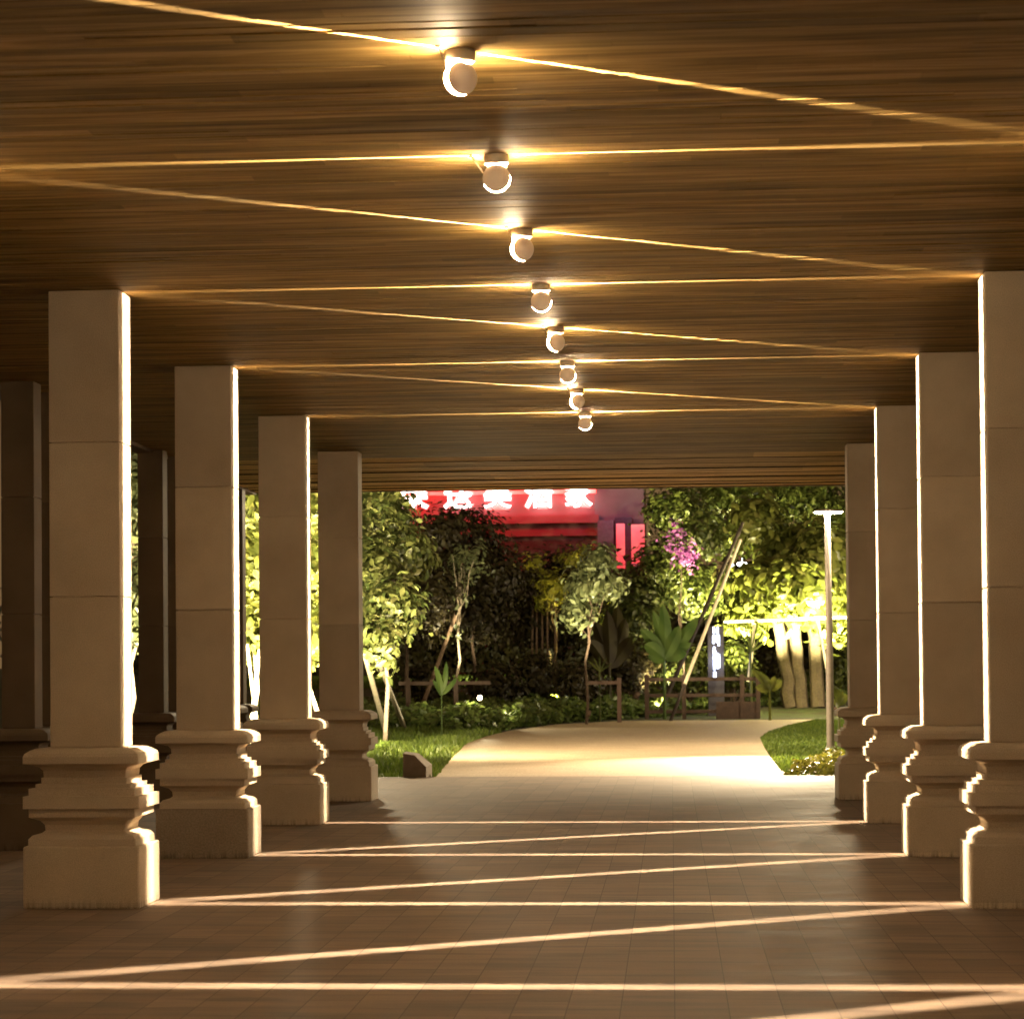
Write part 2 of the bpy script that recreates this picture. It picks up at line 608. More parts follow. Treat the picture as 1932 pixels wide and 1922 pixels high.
proto = make_column('stone_column', W, D, (M_STONE, M_STONE))
proto_g = make_column('stone_column', W, D, (M_STONE, M_GRANITE))
GC = 'square stone columns along both sides of the covered walk'
cols = []
ord_ = ['nearest', 'second', 'third', 'farthest']
spec = []
labs_l = ['wide beige stone column with stepped base, tallest on the left side of the walk',
          'beige stone column on the left with rough speckled granite plinth, second from the camera',
          'beige stone column on the left between the granite footed column and the last one',
          'last beige stone column on the left side, beside the leafy garden edge']
labs_r = ['tall beige stone column cut by the right edge of the picture',
          'beige stone column on the right, next one behind the column at the picture edge',
          'beige stone column on the right side, third along the walk',
          'last stone column on the right side, darkest shaft beside the street lamp']
used = {0: False, 1: False}
for i in range(-1, 4):
    for side, x in ((0, XL - W / 2), (1, XR + W / 2)):
        gr = (side == 0 and i == 1)
        src = proto_g if gr else proto
        key = 1 if gr else 0
        o = src if not used[key] else copy_tree(src)
        used[key] = True
        o.location = (x, ROW0 + SP * i + D / 2, 0)
        if i >= 0:
            o['label'] = (labs_l, labs_r)[side][i]
        else:
            o['label'] = ('stone column nearest the viewer on the left side, outside the frame', 'stone column nearest the viewer on the right side, outside the frame')[side]
        o['category'] = 'column'
        o['group'] = GC

# outer pairs along the left eaves
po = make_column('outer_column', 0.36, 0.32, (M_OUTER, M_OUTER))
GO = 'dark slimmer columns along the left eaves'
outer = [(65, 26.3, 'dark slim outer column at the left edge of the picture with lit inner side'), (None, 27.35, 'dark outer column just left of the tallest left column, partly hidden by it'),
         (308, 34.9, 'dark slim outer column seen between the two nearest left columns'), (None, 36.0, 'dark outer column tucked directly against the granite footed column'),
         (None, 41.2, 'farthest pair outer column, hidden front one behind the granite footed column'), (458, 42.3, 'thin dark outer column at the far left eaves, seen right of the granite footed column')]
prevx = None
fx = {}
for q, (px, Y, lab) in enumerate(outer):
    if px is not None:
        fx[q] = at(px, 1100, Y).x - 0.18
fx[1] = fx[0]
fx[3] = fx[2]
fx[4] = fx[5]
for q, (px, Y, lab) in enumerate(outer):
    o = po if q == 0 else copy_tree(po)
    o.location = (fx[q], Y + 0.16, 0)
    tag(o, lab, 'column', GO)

# ------------------------------------------------------------------ line lamps on the ceiling
BALL = 0.083
ZBALL = ZC - 0.138
XLAMP = -1.02


def sphere_prof(z0, z1, r, n):
    out = []
    for i in range(n + 1):
        z = z0 + (z1 - z0) * (i / n)
        out.append((math.sqrt(max(0, r * r - z * z)), z))
    return out


def arc_prof(a0, a1, r, n):
    """from the pole angle a0 to a1 (radians from the local z axis)"""
    return [(r * math.sin(a0 + (a1 - a0) * i / n), r * math.cos(a0 + (a1 - a0) * i / n)) for i in range(n + 1)]


LAMP_W = 1500.0
SLIT = 0.0019
RX = Matrix.Rotation(R(90), 4, 'X')        # local z of the ball -> horizontal, across the light plane


def make_lamp():
    root = empty('ceiling_lamp', (0, 0, 0), '', '')
    mt = MB()
    mt.lathe([(0.0, 0.0), (0.074, 0.0), (0.076, -0.004), (0.074, -0.046), (0.070, -0.052), (0.0, -0.052)], 32)
    mt.build('mounting_can', M_HOUSING, root, True)
    cz = Matrix.Translation((0, 0, -0.138)) @ RX
    # RX sends local +z to -y (towards the camera)
    c = math.acos((0.0125) / BALL)
    f = MB()
    f.lathe(arc_prof(0.001, c, BALL, 14), 40, cz)
    f.lathe([(0.0812, 0.0125), (0.0832, 0.0135), (0.0832, 0.0160), (0.0812, 0.0175)], 40, cz)
    f.build('front_cap', M_CAP, root, True)
    bk = MB()
    bk.lathe(arc_prof(math.pi - .001, math.pi - math.acos(0.034 / BALL), BALL, 12), 40, cz)
    bk.build('rear_cap', M_HOUSING, root, True)
    gl = MB()
    gl.lathe(sphere_prof(0.0125, SLIT, BALL, 3), 40, cz)
    gl.lathe(sphere_prof(-SLIT, -0.034, BALL, 6), 40, cz)
    gl.build('glowing_ring', M_GLOW, root, True)
    for sx in (-1, 1):
        st = MB()
        st.tube([(sx * .052, 0.052, -0.045), (sx * .052, .045, -0.075), (sx * .048, 0.040, -0.100)], 0.006, 6)
        st.build('bracket', M_HOUSING, root)
    return root


lp = make_lamp()
GL = 'round ceiling lamps throwing thin lines of light'
zig = math.atan2(SP / 2, (XR - XL) / 2)
lamp_lab = {
    -3: 'ceiling lamp just above the top edge of the picture',
    -2: 'largest round ceiling lamp, highest in the picture, turned so its left rim glows',
    -1: 'second round ceiling lamp from the top, facing the walk with glowing lower rim',
    0: 'third round ceiling lamp from the top, turned sideways with bright left rim',
    1: 'fourth round ceiling lamp from the top, level with the tall front columns',
    2: 'fifth round ceiling lamp, turned sideways, between the front two column rows',
    3: 'sixth round ceiling lamp from the top, level with the second row of columns',
    4: 'seventh round ceiling lamp from the top, overlapping the farthest lamp below it',
    5: 'smallest and farthest round ceiling lamp of the row'}
cab = MB()
cab.tube([(-.150, -.03, .0), (-.135, -.032, -.03), (-.095, -.03, -.085), (-.078, -.024, -.11)], [.003, .004, .0045, .003], 6)
cab.tube([(-.165, -.03, -.002), (-.145, -.03, -.004)], [.012, .012], 8)
cab_o = cab.build('retaining_clip', M_HOUSING, lp, True)
first = True
for k in range(-8, 6):
    Y = ROW0 + SP / 2 * (k - 1) + 0.26
    odd = (k % 2 == 0)
    o = lp if first else copy_tree(lp)
    first = False
    o.location = (XLAMP, Y, ZC - 0.001)
    if k in (1, 3, 5):
        for ch in list(o.children):
            if ch.name.startswith('retaining'):
                bpy.data.objects.remove(ch)
    o.rotation_euler = (0, 0, zig if odd else 0.0)
    tag(o, lamp_lab.get(k, {-4: 'ceiling lamp on the boards over the paving nearest the frame', -5: 'ceiling lamp overhead, second beyond the top edge', -6: 'ceiling lamp overhead, third beyond the top edge', -7: 'ceiling lamp overhead, fourth beyond the top edge', -8: 'ceiling lamp directly above the viewpoint'}.get(k, '')), 'ceiling lamp', GL)
    ld = bpy.data.lights.new('lamp_light', 'POINT')
    ld.energy = LAMP_W
    ld.color = (1.0, 0.78, 0.54)
    ld.shadow_soft_size = 0.0012
    lo = bpy.data.objects.new('lamp_light', ld)
    C.objects.link(lo)
    lo.parent = o
    lo.location = (0, 0, -0.138)


# ------------------------------------------------------------------ foliage tools
def leaf_mesh(name, cen, nrm, size, mat, parent=None, asp=0.5, fold=0.25, droop=0.3):
    """One mesh of n folded leaf blades (6 verts, 4 faces each)."""
    n = len(cen)
    cen = np.asarray(cen, float)
    ax = rng.normal(size=(n, 3))
    ax[:, 2] -= droop
    nrm = nrm + rng.normal(size=(n, 3)) * 0.35
    nrm /= np.linalg.norm(nrm, axis=1)[:, None] + 1e-9
    ax -= nrm * (ax * nrm).sum(1)[:, None]
    ax /= np.linalg.norm(ax, axis=1)[:, None] + 1e-9
    bi = np.cross(nrm, ax)
    s = size * rng.uniform(0.6, 1.35, n)[:, None]
    wv = s * asp * 0.5
    v = np.empty((n, 6, 3))
    v[:, 0] = cen - ax * s * .5
    v[:, 1] = cen - ax * s * .08 + bi * wv + nrm * wv * fold
    v[:, 2] = cen - ax * s * .08 - bi * wv + nrm * wv * fold
    v[:, 3] = cen + ax * s * .25 + bi * wv * .75 + nrm * wv * fold
    v[:, 4] = cen + ax * s * .25 - bi * wv * .75 + nrm * wv * fold
    v[:, 5] = cen + ax * s * .55 - nrm * s * .12
    mid = (cen + ax * s * .1)
    V = np.concatenate([v, mid[:, None]], 1)
    base = np.arange(n)[:, None] * 7
    tri = np.array([[0, 6, 1], [0, 2, 6], [1, 6, 3], [2, 4, 6], [3, 6, 5], [6, 4, 5]])
    T = (base[:, None] + tri[None]).reshape(-1)
    me = bpy.data.meshes.new(name)
    nv = n * 7
    nf = n * 6
    me.vertices.add(nv)
    me.vertices.foreach_set('co', V.reshape(-1).astype(np.float32))
    me.loops.add(nf * 3)
    me.loops.foreach_set('vertex_index', T.astype(np.int32))
    me.polygons.add(nf)
    me.polygons.foreach_set('loop_start', (np.arange(nf) * 3).astype(np.int32))
    a = me.attributes.new('lv', 'FLOAT', 'POINT')
    a.data.foreach_set('value', np.repeat(rng.random(n), 7).astype(np.float32))
    me.materials.append(mat)
    me.update()
    me.validate()
    o = bpy.data.objects.new(name, me)
    C.objects.link(o)
    if parent:
        o.parent = parent
    return o


def blob_points(blobs, n, clump=0.28, per=14):
    """Points gathered in leaf clumps through the volume of ellipsoids [(cx,cy,cz,rx,ry,rz)]."""
    blobs = np.array(blobs, float)
    vol = blobs[:, 3] * blobs[:, 4] * blobs[:, 5]
    pr = vol ** .8
    pr /= pr.sum()
    nc = max(3, n // per)
    bi = rng.choice(len(blobs), nc, p=pr)
    d = rng.normal(size=(nc, 3))
    d /= np.linalg.norm(d, axis=1)[:, None]
    r = rng.uniform(0.35, 1.0, nc) ** 0.6 * rng.uniform(.85, 1.12, nc)
    cc = blobs[bi, :3] + d * r[:, None] * blobs[bi, 3:]
    k = rng.integers(0, nc, n)
    p = cc[k] + rng.normal(size=(n, 3)) * clump
    nm = p - blobs[bi[k], :3]
    nm /= np.linalg.norm(nm, axis=1)[:, None] + 1e-9
    nm[:, 2] += 0.5
    return p, nm, cc


def px_blob(px, py, rx, ry, Y, depth=None):
    c = at(px, py, Y)
    s = Y / F_PX
    return (c.x, c.y, c.z, rx * s, (depth if depth else min(rx, ry) * s * .9), ry * s)


def limb(mb, a, b, r0, r1, wob=0.06, seg=5):
    a, b = Vector(a), Vector(b)
    L = (b - a).length
    pts, rr = [], []
    for i in range(seg + 1):
        t = i / seg
        p = a.lerp(b, t)
        if 0 < i < seg:
            p += Vector((random.gauss(0, wob), random.gauss(0, wob), 0)) * L * .3
        pts.append(p)
        rr.append(r0 + (r1 - r0) * t)
    mb.tube(pts, rr, 8)


def tree(name, label, base, top, blobs, n, size, mat, bark, r0=.09, group=None, cat='tree', asp=.5, branches=9, clump=.25, extra=(), rise=.55, wob=.05, taper=.45):
    """base, top world points of the stem; crown from blobs (world)."""
    base, top = Vector(base), Vector(top)
    root = empty(name, base, label, cat, group)
    inv = -base
    tr = MB()
    limb(tr, base + inv, top + inv, r0, r0 * taper, wob, 7)
    for (a, b, ra, rb) in extra:
        limb(tr, Vector(a) + inv, Vector(b) + inv, ra, rb, wob * .8, 7)
    p, nm, cc = blob_points(blobs, n, clump)
    idx = rng.choice(len(cc), min(branches * 3, len(cc)), replace=False)
    for q, i in enumerate(idx):
        t = random.uniform(rise, 1.0)
        s = base.lerp(top, t)
        limb(tr, s + inv, Vector(cc[i]) + inv, r0 * .28 * (1.3 - t * .6), .008, .10, 4)
    tr.build('trunk', bark, root, True)
    leaf_mesh('crown', p - np.array(base), nm, size * 1.35, mat, root, asp)
    return root


def stake(name, label, a, b, r, mat, group=None):
    a, b = Vector(a), Vector(b)
    m = MB()
    d = b - a
    m.tube([Vector((0, 0, 0)), d * .3, d * .7, d], [r, r * .97, r * .93, r * .86], 10)
    m.tube([d * .93, d * .955], [r * 1.12, r * 1.12], 10)
    o = m.build(name, mat, None, True)
    o.location = a
    return tag(o, label, 'stake', group)


def flood(name, loc, target, watts, col, ang=70, blend=.6, r=.08, label=None):
    """Small garden floodlight: drum, yoke, glass and its own spot lamp."""
    loc = Vector(loc)
    root = empty(name, loc, label or 'small garden floodlight', 'floodlight', 'garden floodlights')
    d = (Vector(target) - loc).normalized()
    q = d.to_track_quat('Z', 'Y').to_matrix().to_4x4()
    b = MB()
    b.lathe([(0, -.10), (.055, -.10), (.07, -.02), (.085, .05), (.085, .06), (.078, .06), (.078, .045)], 20, q)
    b.tube([(0, 0, -.02), (0, 0, -.16)], .012, 6)
    b.box((-.06, -.06, -.18), (.06, .06, -.165))
    b.build('drum', M_BARKD, root, True)
    gl = MB()
    gl.lathe([(0.0, .04), (.077, .042)], 20, q)
    gl.build('glass', m_emit('flood_glass', col, 12, False), root)
    l = bpy.data.lights.new(name + '_light', 'SPOT')
    l.energy = watts
    l.color = col
    l.spot_size = R(ang)
    l.spot_blend = blend
    l.shadow_soft_size = r
    o = bpy.data.objects.new(name + '_light', l)
    C.objects.link(o)
    o.parent = root
    o.location = d * .1
    o.rotation_euler = d.to_track_quat('-Z', 'Y').to_euler()
    return root


# ------------------------------------------------------------------ building with the red sign
BY = 122.0
bl = at(775, 1200, BY)
br_ = at(1218, 1200, BY)
topz = at(1000, 860, BY).z
root = empty('restaurant_building', (bl.x, BY, 0.55), 'rendered building behind the trees, the red light of its sign tinted into the walls', 'building')


def zrel(py):
    return at(1000, py, BY).z - .55


def xrel(px, py=950):
    return at(px, py, BY).x - bl.x


wd = br_.x - bl.x
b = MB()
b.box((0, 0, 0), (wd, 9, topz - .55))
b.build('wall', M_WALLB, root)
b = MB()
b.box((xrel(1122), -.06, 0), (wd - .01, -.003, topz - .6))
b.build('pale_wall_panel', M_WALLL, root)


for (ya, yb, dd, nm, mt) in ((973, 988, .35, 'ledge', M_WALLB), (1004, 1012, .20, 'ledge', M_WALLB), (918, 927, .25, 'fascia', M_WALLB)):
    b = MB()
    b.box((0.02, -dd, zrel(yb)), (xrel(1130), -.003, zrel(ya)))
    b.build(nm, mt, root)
b = MB()
b.box((xrel(900), -.02, zrel(1052)), (xrel(1115), -.003, zrel(1020)))
b.build('window_band', m_plain('dark_glass', (0.10, 0.04, 0.05), .2), root)
b = MB()
b.box((xrel(1128), -.9, 0), (xrel(1158), -.065, zrel(985)))
b.build('entrance_pier', m_plain('purple_render', (0.22, 0.15, 0.20), .7), root)
b = MB()
b.box((xrel(1160), -.7, 0), (xrel(1192), -.065, zrel(980)))
b.build('side_wing', m_plain('dark_violet', (0.08, 0.05, 0.08), .7), root)

M_RED = m_emit('sign_red', (1.0, 0.012, 0.008), 1.5, False)
M_REDP = m_emit('banner_red', (1.0, 0.03, 0.045), 0.5, False)
M_WHITE = m_emit('sign_white', (1.0, 0.93, 0.86), 2.4, False)
for (xa, xb, ya, yb) in ((1163, 1179, 992, 1078), (1191, 1216, 994, 1075)):
    bb = MB()
    bb.box((0, -.12, 0), (xrel(xb) - xrel(xa), 0, zrel(ya) - zrel(yb)), .02)
    bo = bb.build('lit_banner', M_REDP)
    bo.location = (bl.x + xrel(xa), BY - .95, .55 + zrel(yb))
    tag(bo, 'narrow red lit banner right of the purple pier' if xa < 1170 else 'wider red lit banner at the right end of the building', 'banner', 'red banners')

sg = empty('shop_sign', (bl.x + xrel(783), BY - .45, .55 + zrel(955)), 'row of glowing white Chinese characters with red halo on the building front', 'sign')


def text_mesh(ch, size, bold, depth, mat, name, parent, loc):
    cu = bpy.data.curves.new(name, 'FONT')
    cu.body = ch
    cu.size = size
    cu.offset = bold
    cu.extrude = depth
    cu.align_x = 'CENTER'
    cu.resolution_u = 3
    ob = bpy.data.objects.new('tmp_text', cu)
    C.objects.link(ob)
    dg = bpy.context.evaluated_depsgraph_get()
    me = bpy.data.meshes.new_from_object(ob.evaluated_get(dg))
    bpy.data.objects.remove(ob)
    me.materials.clear()
    me.materials.append(mat)
    o = bpy.data.objects.new(name, me)
    C.objects.link(o)
    o.parent = parent
    o.location = loc
    o.rotation_euler = (R(90), 0, 0)
    return o


chars = '荣送美酒家'
cw = 44 * BY / F_PX
for ch, px in zip(chars, (783, 866, 940, 1018, 1092)):
    xx = xrel(px) - xrel(783)
    a = text_mesh(ch, cw * 1.24, .018, .05, M_WHITE, 'character', sg, (xx, -.10, .02))
    text_mesh(ch, cw * 1.24, .075, .02, M_RED, 'halo', a, (0, 0, -.09)).rotation_euler = (0, 0, 0)
pan = MB()
pan.box((-.6, .10, zrel(929) - zrel(955) - .10), (xrel(1125) - xrel(783), .16, zrel(926) - zrel(955)))
pan.build('mounting_rail', M_RED, sg)
for px in (800, 870, 940, 1020, 1092):
    l = bpy.data.lights.new('sign_glow', 'POINT')
    l.energy = 40
    l.color = (1.0, 0.012, 0.035)
    l.shadow_soft_size = .3
    o = bpy.data.objects.new('sign_glow', l)
    C.objects.link(o)
    o.parent = sg
    o.location = (xrel(px) - xrel(783), -1.2, .2)
l = bpy.data.lights.new('sign_spill', 'POINT')
l.energy = 26
l.color = (.75, .45, .75)
l.shadow_soft_size = .3
o = bpy.data.objects.new('sign_spill', l)
C.objects.link(o)
o.parent = sg
o.location = (xrel(1180) - xrel(783), -2.0, 0)

# ------------------------------------------------------------------ street lamp and the totem sign
sp0 = gnd(1567, 1410)
hz = at(1560, 966, sp0.y).z
root = empty('street_lamp', (sp0.x, sp0.y, -.03), 'slender street lamp with flat T shaped head beside the path', 'street lamp')
b = MB()
H = hz + .03
b.tube([(0, 0, 0), (0, 0, H * .5), (-.01, 0, H * .75), (-.02, 0, H)], [.085, .08, .07, .062], 16)
b.tube([(0, 0, 0), (0, 0, .05)], [.13, .12], 16)
b.build('pole', M_STEEL, root, True)
b = MB()
b.lathe([(0, H + .06), (.12, H + .06), (.30, H + .035), (.33, H + .015), (.33, H), (.10, H - .01)], 28)
b.build('head', M_STEEL, root, True)
b = MB()
b.lathe([(.09, H - .012), (.31, H - .006), (.30, H - .022), (.09, H - .03)], 28)
b.build('diffuser', m_emit('street_diffuser', (1, .88, .62), 45, False), root, True)
tgt = gnd(1345, 1440)
l = bpy.data.lights.new('street_spot', 'SPOT')
l.energy = 23000
l.color = (1, .76, .46)
l.spot_size = R(43)
l.spot_blend = 1.0
l.shadow_soft_size = .12
o = bpy.data.objects.new('street_spot', l)
C.objects.link(o)
o.parent = root
o.location = (-.12, -.2, H - .06)
dv = Vector((tgt.x, tgt.y, 0)) - Vector((sp0.x - .12, sp0.y - .2, H - .09))
o.rotation_euler = dv.to_track_quat('-Z', 'Y').to_euler()
l = bpy.data.lights.new('street_glow', 'POINT')
l.energy = 1500
l.color = (1, .80, .50)
l.shadow_soft_size = .25
o = bpy.data.objects.new('street_glow', l)
C.objects.link(o)
o.parent = root
o.location = (.24, .05, H - .14)

for (px_, Y_, lab_, rz_) in ((640, 51.0, 'added unseen street lamp behind the last left column, fill for grass and trees', R(150)), (1680, 84.0, 'added street lamp further along the path, hidden behind the third right column', R(40))):
    c_ = copy_tree(root)  # unseen lamp copies added to light the grass, trees and path end
    p_ = at(px_, 1250, Y_)
    c_.location = (p_.x, Y_, -.03)
    c_.rotation_euler = (0, 0, rz_)
    for ch_ in c_.children:
        if ch_.type == 'LIGHT' and ch_.data.type == 'SPOT':
            ch_.data = ch_.data.copy()
            ch_.data.energy = 5000
            ch_.data.spot_size = R(120)
    tag(c_, lab_, 'street lamp', 'street lamps along the garden path')
root['group'] = 'street lamps along the garden path'

tb = gnd(1352, 1353)
s = tb.y / F_PX
root = empty('totem_sign', (tb.x, tb.y, -.03), 'tall square dark post with glowing blue white characters by the path end', 'sign')
TH = 173 * s
b = MB()
b.box((-15 * s, 0, 0), (15 * s, .42, TH), .02)
b.build('post_body', m_plain('totem_paint', (.05, .042, .045), .5), root)
glyphs = [  # x0,x1,y0,y1 in photo px inside the post (origin: centre x 1353, base 1353)
    (1348, 1351, 1182, 1194), (1354.5, 1358, 1182, 1194),
    (1347, 1360, 1197, 1200.5), (1347, 1350, 1200, 1213), (1353.5, 1356, 1200, 1211), (1357, 1360, 1200, 1217),
    (1348, 1351.5, 1219, 1262), (1347, 1353, 1226, 1229), (1347, 1352.5, 1238, 1241), (1354.5, 1357, 1231, 1260), (1357, 1360, 1233, 1259),
    (1348, 1353, 1266, 1268.5), (1348, 1350, 1268, 1278), (1351, 1353, 1268, 1278), (1348, 1353, 1277, 1280)]
b = MB()
for (xa, xb, ya, yb) in glyphs:
    b.box(((xa - 1353) * s, -.03, (1353 - yb) * s), ((xb - 1353) * s, -.003, (1353 - ya) * s), .006)
b.build('lit_characters', m_emit('totem_glow', (.62, .72, 1.0), 4.0, False), root)
l = bpy.data.lights.new('totem_light', 'POINT')
l.energy = 10
l.color = (.6, .7, 1)
l.shadow_soft_size = .2
o = bpy.data.objects.new('totem_light', l)
C.objects.link(o)
o.parent = root
o.location = (0, -.5, 2.0)

# ------------------------------------------------------------------ trees and shrubs of the garden
Z2 = .0


def ground_z(Y):
    return float(np.interp(Y, ys, zs))


def base_at(px, Y):
    p = at(px, 1250, Y)
    return Vector((p.x, Y, ground_z(Y)))


GT = 'garden trees beyond the covered walk'
# big leafed trees on the left beyond the columns
tree('broadleaf_tree', 'lit broadleaf tree with large leaves just right of the last left column', base_at(725, 62), at(735, 1010, 62),
     [px_blob(715, 975, 55, 60, 62), px_blob(705, 1080, 42, 75, 61), px_blob(740, 1150, 55, 50, 60), px_blob(712, 1215, 30, 40, 59), px_blob(770, 1040, 40, 45, 62), px_blob(725, 940, 35, 30, 62)],
     5200, .17, M_LEAF_L, M_BARKL, .06, GT, clump=.2)
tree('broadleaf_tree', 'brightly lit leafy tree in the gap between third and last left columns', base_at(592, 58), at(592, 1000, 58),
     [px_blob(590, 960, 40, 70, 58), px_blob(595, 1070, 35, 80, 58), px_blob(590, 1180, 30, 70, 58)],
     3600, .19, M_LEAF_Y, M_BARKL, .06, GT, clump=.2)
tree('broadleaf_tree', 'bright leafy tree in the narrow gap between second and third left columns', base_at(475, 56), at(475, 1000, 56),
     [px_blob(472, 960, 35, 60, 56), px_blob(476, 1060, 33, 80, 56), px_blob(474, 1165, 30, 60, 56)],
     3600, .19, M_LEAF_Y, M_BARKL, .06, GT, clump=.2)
tree('broadleaf_tree', 'pale leafed tree behind the gap right of the tallest left column', base_at(250, 50), at(250, 1000, 50),
     [px_blob(250, 940, 40, 90, 50), px_blob(252, 1120, 36, 90, 50)],
     2200, .2, M_LEAF_P, M_BARKL, .06, GT, clump=.2)

# dark middle trees
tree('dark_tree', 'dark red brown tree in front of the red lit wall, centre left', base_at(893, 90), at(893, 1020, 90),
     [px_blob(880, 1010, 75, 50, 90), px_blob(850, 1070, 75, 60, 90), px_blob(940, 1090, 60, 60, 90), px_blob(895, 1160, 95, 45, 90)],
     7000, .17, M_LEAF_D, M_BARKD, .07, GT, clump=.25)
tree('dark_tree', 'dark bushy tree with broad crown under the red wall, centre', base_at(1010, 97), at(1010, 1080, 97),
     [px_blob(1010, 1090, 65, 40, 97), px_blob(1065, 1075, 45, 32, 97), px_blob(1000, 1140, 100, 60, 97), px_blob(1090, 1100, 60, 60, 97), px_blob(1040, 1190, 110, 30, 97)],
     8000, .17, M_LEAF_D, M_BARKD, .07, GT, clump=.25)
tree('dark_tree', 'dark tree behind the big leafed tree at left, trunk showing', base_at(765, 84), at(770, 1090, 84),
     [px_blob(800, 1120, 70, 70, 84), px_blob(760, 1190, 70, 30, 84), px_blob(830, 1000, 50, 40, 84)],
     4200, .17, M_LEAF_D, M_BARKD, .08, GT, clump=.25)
tree('spotlit_sapling', 'pale trunked sapling with sparse white green leaves, spotlit from below', base_at(861, 84), at(866, 1090, 84),
     [px_blob(866, 1110, 22, 60, 84), px_blob(885, 1060, 40, 40, 84), px_blob(860, 1175, 10, 30, 84)],
     420, .14, M_LEAF_P, M_BARKL, .055, GT, clump=.15, branches=4)
tree('yellow_leafed_tree', 'small tree with yellow lit leaves left of the white trunk under the wall', base_at(1040, 93), at(1045, 1090, 93),
     [px_blob(1010, 1060, 28, 14, 93), px_blob(1040, 1110, 34, 35, 93), px_blob(1085, 1055, 30, 18, 93)],
     700, .17, M_LEAF_S, M_BARKD, .05, GT, clump=.16, branches=5)
tree('pale_leafed_tree', 'pale green leafed young tree in the middle of the opening', base_at(1105, 80), at(1112, 1090, 80),
     [px_blob(1112, 1105, 38, 32, 80), px_blob(1090, 1150, 26, 32, 80), px_blob(1130, 1060, 26, 26, 80), px_blob(1150, 1105, 26, 20, 80)],
     1700, .18, M_LEAF_P, M_BARKD, .05, GT, clump=.17, branches=7)
tree('shade_tree', 'tall dark tree right of the building with sparse lit leaves', base_at(1290, 92), at(1275, 990, 92),
     [px_blob(1270, 960, 50, 45, 92), px_blob(1255, 1060, 45, 50, 92), px_blob(1300, 1110, 75, 40, 92), px_blob(1210, 1110, 50, 35, 92), px_blob(1320, 1000, 45, 50, 92), px_blob(1190, 1160, 60, 40, 92)],
     7500, .17, M_LEAF_G, M_BARKD, .10, GT, clump=.25)
# right lit trees
b0 = base_at(1490, 92)
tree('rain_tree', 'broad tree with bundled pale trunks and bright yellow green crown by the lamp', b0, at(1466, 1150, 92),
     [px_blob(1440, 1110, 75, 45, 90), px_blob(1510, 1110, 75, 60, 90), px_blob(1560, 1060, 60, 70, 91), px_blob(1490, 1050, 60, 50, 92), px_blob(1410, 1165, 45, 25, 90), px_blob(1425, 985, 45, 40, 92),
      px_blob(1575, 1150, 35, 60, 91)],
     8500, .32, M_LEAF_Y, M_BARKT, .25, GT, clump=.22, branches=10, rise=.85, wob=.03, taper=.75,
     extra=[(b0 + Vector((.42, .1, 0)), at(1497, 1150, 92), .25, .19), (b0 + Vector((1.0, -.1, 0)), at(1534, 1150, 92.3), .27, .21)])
tree('tall_tree', 'tall dark trunked tree with fine green crown above the bright tree', base_at(1440, 104), at(1437, 950, 104),
     [px_blob(1350, 945, 70, 40, 103), px_blob(1430, 930, 80, 45, 103), px_blob(1520, 945, 80, 50, 104), px_blob(1580, 1000, 60, 60, 104), px_blob(1470, 1010, 60, 45, 104), px_blob(1380, 1000, 50, 40, 104)],
     11000, .20, M_LEAF_G, M_BARKD, .22, GT, clump=.28, extra=[(base_at(1495, 104), at(1490, 930, 104), .3, .2)])
tree('drooping_shrub', 'leafy evergreen seen at the far right under the street lamp head', base_at(1590, 98), at(1588, 1080, 98),
     [px_blob(1585, 1070, 35, 60, 98), px_blob(1590, 1180, 25, 60, 98)], 2500, .2, M_LEAF_G, M_BARKD, .1, GT)
# undergrowth bushes under the dark trees
def bush(name, label, px, Y, blobs, n, size, mat, group):
    b_ = base_at(px, Y)
    root = empty(name, b_, label, 'bush', group)
    st = MB()
    p, nm, cc = blob_points(blobs, n, .16)
    for i in rng.choice(len(cc), min(9, len(cc)), replace=False):
        limb(st, (0, 0, -.05), Vector(cc[i]) - b_, .03, .008, .08, 4)
    st.build('stem', M_BARKD, root, True)
    leaf_mesh('foliage', p - np.array(b_), nm, size, mat, root, .5)


GB = 'bushes of the undergrowth'
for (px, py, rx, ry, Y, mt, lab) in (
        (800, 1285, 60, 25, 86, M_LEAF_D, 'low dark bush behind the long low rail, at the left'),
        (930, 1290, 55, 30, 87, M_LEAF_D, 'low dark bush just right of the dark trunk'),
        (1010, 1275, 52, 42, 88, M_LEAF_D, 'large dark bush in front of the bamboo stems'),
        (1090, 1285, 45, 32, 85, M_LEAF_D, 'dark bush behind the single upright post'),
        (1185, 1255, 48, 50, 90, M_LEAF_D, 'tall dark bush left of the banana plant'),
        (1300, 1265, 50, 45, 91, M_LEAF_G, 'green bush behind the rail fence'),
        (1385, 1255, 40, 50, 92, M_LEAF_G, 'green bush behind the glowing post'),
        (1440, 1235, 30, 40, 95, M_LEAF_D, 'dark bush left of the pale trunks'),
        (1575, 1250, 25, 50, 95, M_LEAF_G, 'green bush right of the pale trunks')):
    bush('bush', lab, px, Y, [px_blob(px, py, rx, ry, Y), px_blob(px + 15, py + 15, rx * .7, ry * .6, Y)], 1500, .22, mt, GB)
# distant wooded mass closing the view
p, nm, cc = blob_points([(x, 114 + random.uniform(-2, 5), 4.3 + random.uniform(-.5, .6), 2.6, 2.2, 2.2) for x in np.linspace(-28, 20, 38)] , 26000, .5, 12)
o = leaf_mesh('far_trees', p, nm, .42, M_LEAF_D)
tag(o, 'unlit mass of distant trees closing the garden', 'trees', None, 'stuff')


